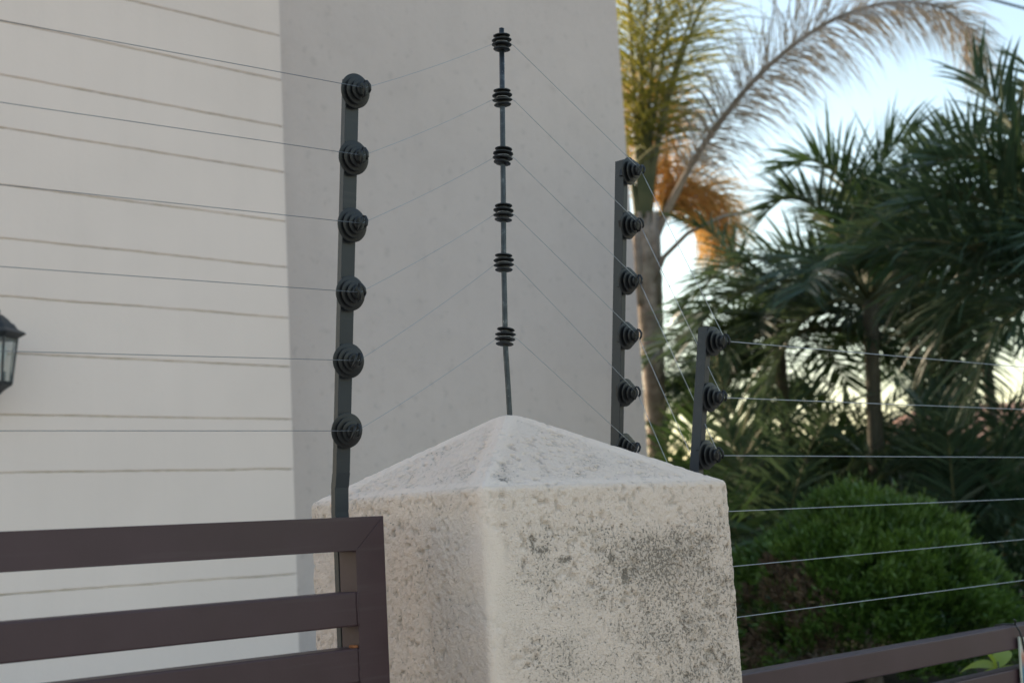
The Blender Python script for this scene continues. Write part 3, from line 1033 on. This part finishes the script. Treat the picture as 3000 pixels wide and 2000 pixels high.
# yellowing leaves hanging behind the green ones
frond(A, ipts([(1480, 540), (1490, 350), (1480, 220), (1462, 160), (1445, 250, 12.3), (1440, 330, 12.3)], 12.4), M_orange, rng, **{**pk, 'llen': .75, 'nleaf': 80})
frond(A, ipts([(1484, 540), (1510, 330), (1530, 230), (1536, 260), (1530, 380)], 12.5), M_orange, rng, **{**pk, 'llen': .75, 'nleaf': 80})
# orange old fronds hanging on the right
for lst in ([(1492, 560), (1530, 470), (1590, 430), (1650, 450), (1690, 520)], [(1492, 570), (1540, 480), (1600, 470), (1650, 520), (1665, 590)], [(1490, 560), (1540, 440), (1580, 420), (1620, 440), (1650, 500)], [(1492, 560), (1530, 490), (1580, 480), (1620, 510), (1640, 570)], [(1488, 560), (1500, 440), (1515, 380), (1535, 390), (1550, 450)]):
    frond(A, ipts(lst, 12.6), M_orange, rng, **{**pk, 'llen': .60, 'nleaf': 95, 'petiole': .3, 'droop': .8})
# long dead frond arching to the right
frond(A, ipts([(1490, 590, 12), (1530, 490, 11.9), (1600, 360, 11.8), (1700, 222, 11.6), (1800, 122, 11.5), (1910, 48, 11.4), (2030, 8, 11.3), (2140, 12, 11.2), (2215, 60, 11.15), (2244, 140, 11.1)], 12), M_dead, rng,
      stem=M_dead, nleaf=400, llen=.80, lw=.012, petiole=.20, ang=60, droop=1.2, plum=.9, rad=.042, curl=.13, lift=0)
# bare old stalk
link('old_stalk', mesh('old_stalk', *tube_data([p - A.location for p in ipts([(1500, 650), (1525, 590), (1580, 535), (1660, 497), (1740, 482)], 11.9)], [.03, .026, .022, .018, .012], 6), True), M_dead, A)
for i in range(9):                                        # leaf sheaths wrapping the top of the trunk
    x = 1462 + i * 5.5
    link('leaf_sheath', mesh('leaf_sheath', *tube_data([p - A.location for p in ipts([(1488 + (i - 4) * 5, 700), (1484 + (i - 4) * 6, 590), (1482 + (i - 4) * 7, 480 + rng.uniform(-30, 30))], DA - .08 * abs(math.sin(i * 2.1)))], [.045, .05, .022], 6), True), (M_stem, M_bark, M_dead)[i % 3], A)

# --- middle palm
rng = random.Random(23)
DB = 10.0
tb = ipts([(2016, 1120), (2008, 950), (2003, 800), (2000, 690)], DB)
B = empty('middle_palm', base_under(tb[0], 0), 'dark feather palm in the middle of the grove with upright fan of leaflets', 'palm tree', 'dark garden palms')
trunk(B, [Vector((tb[0].x, tb[0].y, GZ))] + tb, [.07, .062, .058, .056, .06], .03, mat=M_bark2)
bk = dict(nleaf=62, llen=.66, lw=.026, petiole=.22, ang=62, droop=.35, plum=.22, rad=.022, curl=.02, lift=.35)
for lst, m in (
    ([(1998, 690), (1985, 560), (1950, 440), (1880, 372), (1800, 385)], M_palm),
    ([(1998, 690), (1940, 560), (1880, 480), (1810, 455), (1755, 490)], M_palm_d),
    ([(1996, 700), (1900, 610), (1780, 590), (1660, 620), (1580, 700)], M_palm_d),
    ([(1996, 700), (1880, 650), (1760, 650), (1650, 700), (1580, 790)], M_palm_d),
    ([(2002, 690), (2030, 540), (2080, 430), (2150, 380), (2230, 400)], M_palm_d),
    ([(2002, 690), (2080, 600), (2170, 560), (2270, 590), (2350, 660)], M_palm_d),
    ([(1999, 690), (1990, 560), (2005, 440), (2040, 350), (2100, 300)], M_palm),
    ([(1998, 700), (1920, 690), (1840, 740), (1790, 830), (1770, 920)], M_palm_d),
    ([(2004, 700), (2080, 690), (2150, 740), (2190, 830), (2200, 920)], M_palm_d),
):
    frond(B, ipts(lst, DB), m, rng, **bk)
crown(B, tb[-1], 9, 1.9, rng, [M_palm_d, M_palm], el=(5, 65), az=(190, 440), kw=bk)

# --- right palm, closest
rng = random.Random(37)
DC = 8.2
tcn = ipts([(2500, 1150), (2490, 900), (2480, 700)], DC)
C_ = empty('right_palm', base_under(tcn[0], 0), 'nearest feather palm whose broad dark fronds reach in from the right edge', 'palm tree', 'dark garden palms')
trunk(C_, [Vector((tcn[0].x, tcn[0].y, GZ))] + tcn, [.08, .075, .07, .075], .03, mat=M_bark2)
ck = dict(nleaf=52, llen=.70, lw=.026, petiole=.2, ang=60, droop=.35, plum=.25, rad=.022, curl=.025, lift=.3)
for lst, m, kx in (
    ([(2480, 700), (2420, 500), (2350, 330), (2290, 240), (2235, 165)], M_palm_d, {}),
    ([(2480, 700), (2400, 560), (2290, 480), (2190, 440), (2110, 470)], M_palm_d, {}),
    ([(2480, 700), (2460, 480), (2440, 320), (2405, 220), (2365, 150)], M_palm_d, {}),
    ([(2480, 700), (2380, 600), (2260, 560), (2150, 600), (2070, 690)], M_palm_d, {'droop': .6}),
    ([(2480, 700), (2390, 640), (2290, 640), (2200, 700), (2150, 800)], M_palm_d, {'droop': .6}),
    ([(2480, 700), (2400, 690), (2330, 720), (2270, 800), (2240, 890)], M_palm_d, {'droop': .6}),
    ([(2480, 700), (2410, 540), (2330, 420), (2240, 360), (2150, 370)], M_palm_d, {}),
    ([(2480, 700), (2430, 540), (2380, 440), (2310, 380), (2240, 400)], M_palm, {}),
    ([(2480, 700), (2440, 590), (2390, 520), (2320, 520), (2260, 590)], M_palm_d, {'droop': .6}),
):
    frond(C_, ipts(lst, DC), m, rng, **{**ck, **kx})
crown(C_, tcn[-1], 7, 1.8, rng, M_palm_d, el=(10, 70), az=(-60, 300), kw=ck)

# --- palms further back
def back_palm(name, label, x, ytop, ybot, dep, n, length, seed, mats, el=(0, 70), kw=None, r=.06):
    rng = random.Random(seed)
    t0 = at(x, ybot, dep); t1 = at(x, ytop, dep); t1.x, t1.y = t0.x, t0.y
    e = empty(name, (t0.x, t0.y, GZ), label, 'palm tree', 'dark garden palms')
    trunk(e, [Vector((t0.x, t0.y, GZ)), t1], [r * 1.0, r * .8], .03, mat=M_bark2)
    k = dict(nleaf=46, llen=.58, lw=.027, petiole=.22, ang=60, droop=.45, plum=.25, rad=.02, curl=.02, lift=.25, nseg=3)
    k.update(kw or {})
    crown(e, t1, n, length, rng, mats, el=el, kw=k)
    return e
back_palm('garden_palm', 'slender palm with a thin trunk just right of the middle palm', 2135, 760, 1150, 11.5, 16, 1.9, 51, [M_palm_d, M_palm])
back_palm('garden_palm', 'low palm with drooping leaves between the feather palm and middle palm', 1820, 760, 1150, 11.0, 16, 1.25, 52, [M_palm_d, M_palm])
back_palm('garden_palm', 'palm at the right edge standing behind the nearest fronds', 2300, 700, 1150, 12.0, 18, 2.0, 53, [M_palm_d])
back_palm('garden_palm', 'short palm with arching fronds behind the shortest fence post', 1680, 900, 1150, 12.5, 12, 1.0, 54, [M_palm, M_palm_d])
# clumping undergrowth palms rising from the ground
for i, (x, dep, n, ln, sd, lb) in enumerate((
    (1600, 11.0, 12, 1.3, 61, 'small bushy palm low down just right of the pillar top'),
    (1760, 9.8, 20, 1.35, 62, 'small bushy palm above the left shoulder of the round bush'),
    (1900, 11.2, 20, 1.4, 63, 'small bushy palm directly above the round bush'),
    (2060, 10.6, 20, 1.3, 64, 'small bushy palm at the foot of the middle palm'),
    (2200, 9.4, 20, 1.25, 65, 'small bushy palm above the right shoulder of the round bush'),
    (2360, 9.8, 16, 1.4, 66, 'small bushy palm low at the right picture edge'),
)):
    rng = random.Random(sd)
    p = at(x, 1250, dep)
    e = empty('undergrowth_palm', (p.x, p.y, GZ), lb, 'palm', 'low palms under the grove')
    crown(e, Vector((p.x, p.y, GZ + .05)), n, ln * 1.4, rng, [M_palm_d, M_palm_d, M_palm], el=(35, 85), kw=dict(nleaf=40, llen=.5, lw=.027, petiole=.3, ang=55, droop=.5, plum=.25, rad=.014, curl=.02, nseg=3, lift=.2), arch=1.0)
    if i in (2, 3):
        c = Vector((p.x, p.y, GZ + .9))
        crown(e, c, 3, 1.0, rng, M_dry, el=(-10, 30), kw=dict(nleaf=26, llen=.45, lw=.03, petiole=.3, ang=40, droop=1.0, plum=.5, rad=.014, curl=.06, nseg=3))

# wall painted dark for the understory's shade, closing the garden, house beyond
q0 = at(1560, 1100, 15.5); q1 = at(2600, 1100, 15.5)
dv = Vector((q1.x - q0.x, q1.y - q0.y, 0)).normalized(); nv = Vector((-dv.y, dv.x, 0))
def slab(name, p, d, n, ln, th, z0, z1):
    P = [p, p + d * ln, p + d * ln + n * th, p + n * th]
    V = [(v.x, v.y, z0) for v in P] + [(v.x, v.y, z1) for v in P]
    return mesh(name, V, [(3, 2, 1, 0), (4, 5, 6, 7), (0, 1, 5, 4), (1, 2, 6, 5), (2, 3, 7, 6), (3, 0, 4, 7)])
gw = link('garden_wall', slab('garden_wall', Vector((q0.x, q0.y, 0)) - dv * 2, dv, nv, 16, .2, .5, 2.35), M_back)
tag(gw, 'rear garden wall, understory shade in its colour, low down behind the palms', 'wall')
h0 = at(2020, 1100, 30); h1 = at(2700, 1100, 30)
dv2 = Vector((h1.x - h0.x, h1.y - h0.y, 0)).normalized(); nv2 = Vector((-dv2.y, dv2.x, 0))
hb = empty('neighbour_house', (h0.x, h0.y, 0), 'distant tiled house, warm light painted on wall, seen through the palms at right', 'house')
def npart(nm, me, mat):
    o = link(nm, me, mat, hb); o.matrix_parent_inverse = Matrix.Translation(-hb.location); return o
zt = at(2200, 1010, 30).z; ztop = at(2200, 955, 30).z
npart('wall', slab('wall', Vector((h0.x, h0.y, 0)), dv2, nv2, 9, 6, 0, zt), M_warmlit)
P = Vector((h0.x, h0.y, 0)) - dv2 * .4 - nv2 * .4
Q = [P, P + dv2 * 9.8, P + dv2 * 9.8 + nv2 * 6.8, P + nv2 * 6.8]
Vv = [(v.x, v.y, zt + .002) for v in Q] + [((P + dv2 * 2.5 + nv2 * 3.4).x, (P + dv2 * 2.5 + nv2 * 3.4).y, ztop + .5), ((P + dv2 * 7.3 + nv2 * 3.4).x, (P + dv2 * 7.3 + nv2 * 3.4).y, ztop + .5)]
npart('roof', mesh('roof', Vv, [(3, 2, 1, 0), (0, 1, 5, 4), (1, 2, 5), (2, 3, 4, 5), (3, 0, 4)]), M_tile)

# ------------------------------------------------------------------ thuja bush
rng = random.Random(5)
DBu = 6.6
bc = at(1990, 1390, DBu)
bl = at(1690, 1400, DBu); br = at(2352, 1400, DBu); bt = at(1960, 1132, DBu)
rx = (br - bl).length * .53
rz = bt.z - GZ
bush = empty('thuja_bush', (bc.x, bc.y, GZ), 'rounded bright green conifer bush with a brown dried patch on its left', 'bush')
right_h = Vector((rt.x, rt.y, 0)).normalized(); fwd_h = Vector((fw.x, fw.y, 0)).normalized()
V, F, V2, F2, V3, F3 = [], [], [], [], [], []
def tuft(c, nrm, size, n, VV, FF, rng):
    for _ in range(n):
        d = (nrm + Vector((rng.gauss(0, .55), rng.gauss(0, .55), rng.gauss(0, .45) + .35))).normalized()
        p = c + Vector((rng.gauss(0, 1), rng.gauss(0, 1), rng.gauss(0, 1))) * size * .28
        ln = size * rng.uniform(.35, .68); wd = size * rng.uniform(.045, .08)
        s = d.orthogonal().normalized(); s = Matrix.Rotation(rng.uniform(0, 6.28), 3, d) @ s
        o0 = len(VV)
        m = p + d * ln * .55
        VV += [p, m + s * wd, p + d * ln, m - s * wd]
        FF.append((o0, o0 + 1, o0 + 2, o0 + 3))
clump = []
for _ in range(150):
    q = Vector((rng.gauss(0, 1), rng.gauss(0, 1), rng.gauss(0, 1))).normalized()
    if q.z > -.3: clump.append((q, rng.uniform(.92, 1.04)))
for i in range(1650):
    # points over an upper ellipsoid, fuller towards the camera
    while True:
        d = Vector((rng.gauss(0, 1), rng.gauss(0, 1), rng.gauss(0, 1))).normalized()
        if d.z > -.25: break
    cq, cs = max(clump, key=lambda t: t[0].dot(d))
    ang = math.acos(min(1, cq.dot(d)))
    if ang > .24 and rng.random() < .55: continue
    lump = cs * (1 - .17 * min(1.3, (ang / .22) ** 2)) + .06 * mnoise.noise(d * 2.6)
    c0 = Vector((0, 0, rz * .36))
    tp = 1 - .22 * max(0, d.z) ** .8
    loc = c0 + Vector((d.x * rx * tp, d.y * rx * tp, d.z * rz * .65 if d.z > 0 else d.z * rz * .9)) * lump * rng.uniform(.90, 1.0)
    w_ = loc
    sx_ = w_.dot(right_h) / rx; sz_ = w_.z / rz; sy_ = w_.dot(fwd_h) / rx
    brown = (sy_ < .1) and ((sx_ + .62) / .26) ** 2 + ((sz_ - .40) / .26) ** 2 < 1 + .8 * mnoise.noise(d * 5)
    brown = brown or ((sy_ < .1) and sx_ < -.1 and sz_ < .30 and rng.random() < .45)
    brown = brown and rng.random() < .68
    sz = .075 * rng.uniform(.7, 1.3)
    nn = Vector((d.x, d.y, d.z + .2)).normalized()
    if brown: tuft(loc * .98, nn, sz, 66, V2, F2, rng)
    else: tuft(loc, nn, sz, 84, V, F, rng)
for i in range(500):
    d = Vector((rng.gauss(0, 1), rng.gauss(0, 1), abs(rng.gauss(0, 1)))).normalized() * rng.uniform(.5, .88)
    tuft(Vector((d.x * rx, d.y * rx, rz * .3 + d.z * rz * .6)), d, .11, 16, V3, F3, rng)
link('foliage', mesh('foliage', V, F), M_bush, bush)
link('dried_foliage', mesh('dried_foliage', V2, F2), M_brown, bush)['label'] = 'brown dried patch of foliage'
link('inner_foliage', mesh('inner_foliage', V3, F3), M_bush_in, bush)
link('stem', mesh('stem', *tube_data([(0, 0, 0), (.02, 0, rz * .3), (0, .02, rz * .6)], [.05, .04, .02], 8), True), M_bark, bush)

# second bush at the right edge
b2c = at(2440, 1420, 7.4)
bush2 = empty('thuja_bush', (b2c.x, b2c.y, GZ), 'darker conifer bush partly hidden behind the round bush at right edge', 'bush')
V, F = [], []
for i in range(420):
    d = Vector((rng.gauss(0, 1), rng.gauss(0, 1), abs(rng.gauss(0, 1)))).normalized()
    tuft(Vector((d.x * .55, d.y * .55, .2 + d.z * .55)) * rng.uniform(.85, 1), d, .08, 36, V, F, rng)
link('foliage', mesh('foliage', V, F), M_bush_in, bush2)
link('stem', mesh('stem', *tube_data([(0, 0, 0), (0, 0, .4)], [.04, .02], 8), True), M_bark, bush2)

# ------------------------------------------------------------------ broad leaved plant behind the rail
lpz = at(2292, 1535, 3.75)
pl_ = empty('leafy_plant', (lpz.x, lpz.y, 1.02 if False else GZ), 'small plant with yellow green broad leaves behind the brown rail', 'plant')
rng = random.Random(9)
def leaf(parent, p0, d, ln, wd, droop, rng):
    d = d.normalized(); s = d.cross(Vector((0, 0, 1))).normalized()
    s = Matrix.Rotation(rng.uniform(-.5, .5), 3, d) @ s
    V, F = [], []
    cur = Vector(p0); n = 7
    for k in range(n + 1):
        t = k / n
        wv = wd * math.sin(math.pi * (t ** .8)) * .5
        nm = s.cross(d).normalized()
        V += [cur + s * wv + nm * wv * .35, cur.copy(), cur - s * wv + nm * wv * .35]
        d = (d + Vector((0, 0, -droop / n))).normalized(); cur = cur + d * (ln / n)
    for k in range(n):
        a = 3 * k
        F += [(a, a + 1, a + 4, a + 3), (a + 1, a + 2, a + 5, a + 4)]
    link('leaf', mesh('leaf', V, F, True), M_lime, parent)
hgt = lpz.z - GZ
link('stem', mesh('stem', *tube_data([(0, 0, 0), (.01, 0, hgt * .5), (0, 0, hgt + .02)], [.008, .007, .004], 6), True), M_stem, pl_)
for (sx_, sy_, sz_, ln, wd, dr) in ((1, -.2, .25, .15, .05, 1.1), (-.5, 0, .9, .13, .05, .4), (-.8, -.3, -.2, .12, .04, 1.2), (.25, -.3, -.7, .12, .04, .6), (-.3, -.4, -.8, .13, .04, .5), (.75, .2, -.1, .16, .05, 1.0), (.4, .5, .6, .12, .05, .8), (-.6, .5, .3, .12, .05, .9)):
    leaf(pl_, (0, 0, hgt), right_h * sx_ + fwd_h * sy_ + Vector((0, 0, sz_)), ln, wd, dr, rng)

# ------------------------------------------------------------------ overhead cable
c0 = at(2200, -22, 14); c1 = at(2500, 60, 14)
dd_ = (c1 - c0)
cb = link('overhead_cable', mesh('overhead_cable', *tube_data([c0 - dd_ * 4 + Vector((0, 0, .1)), c0, c1, c1 + dd_ * 4], .014, 8), True), M_cable)
tag(cb, 'black overhead cable crossing the sky at the top right corner', 'cable')
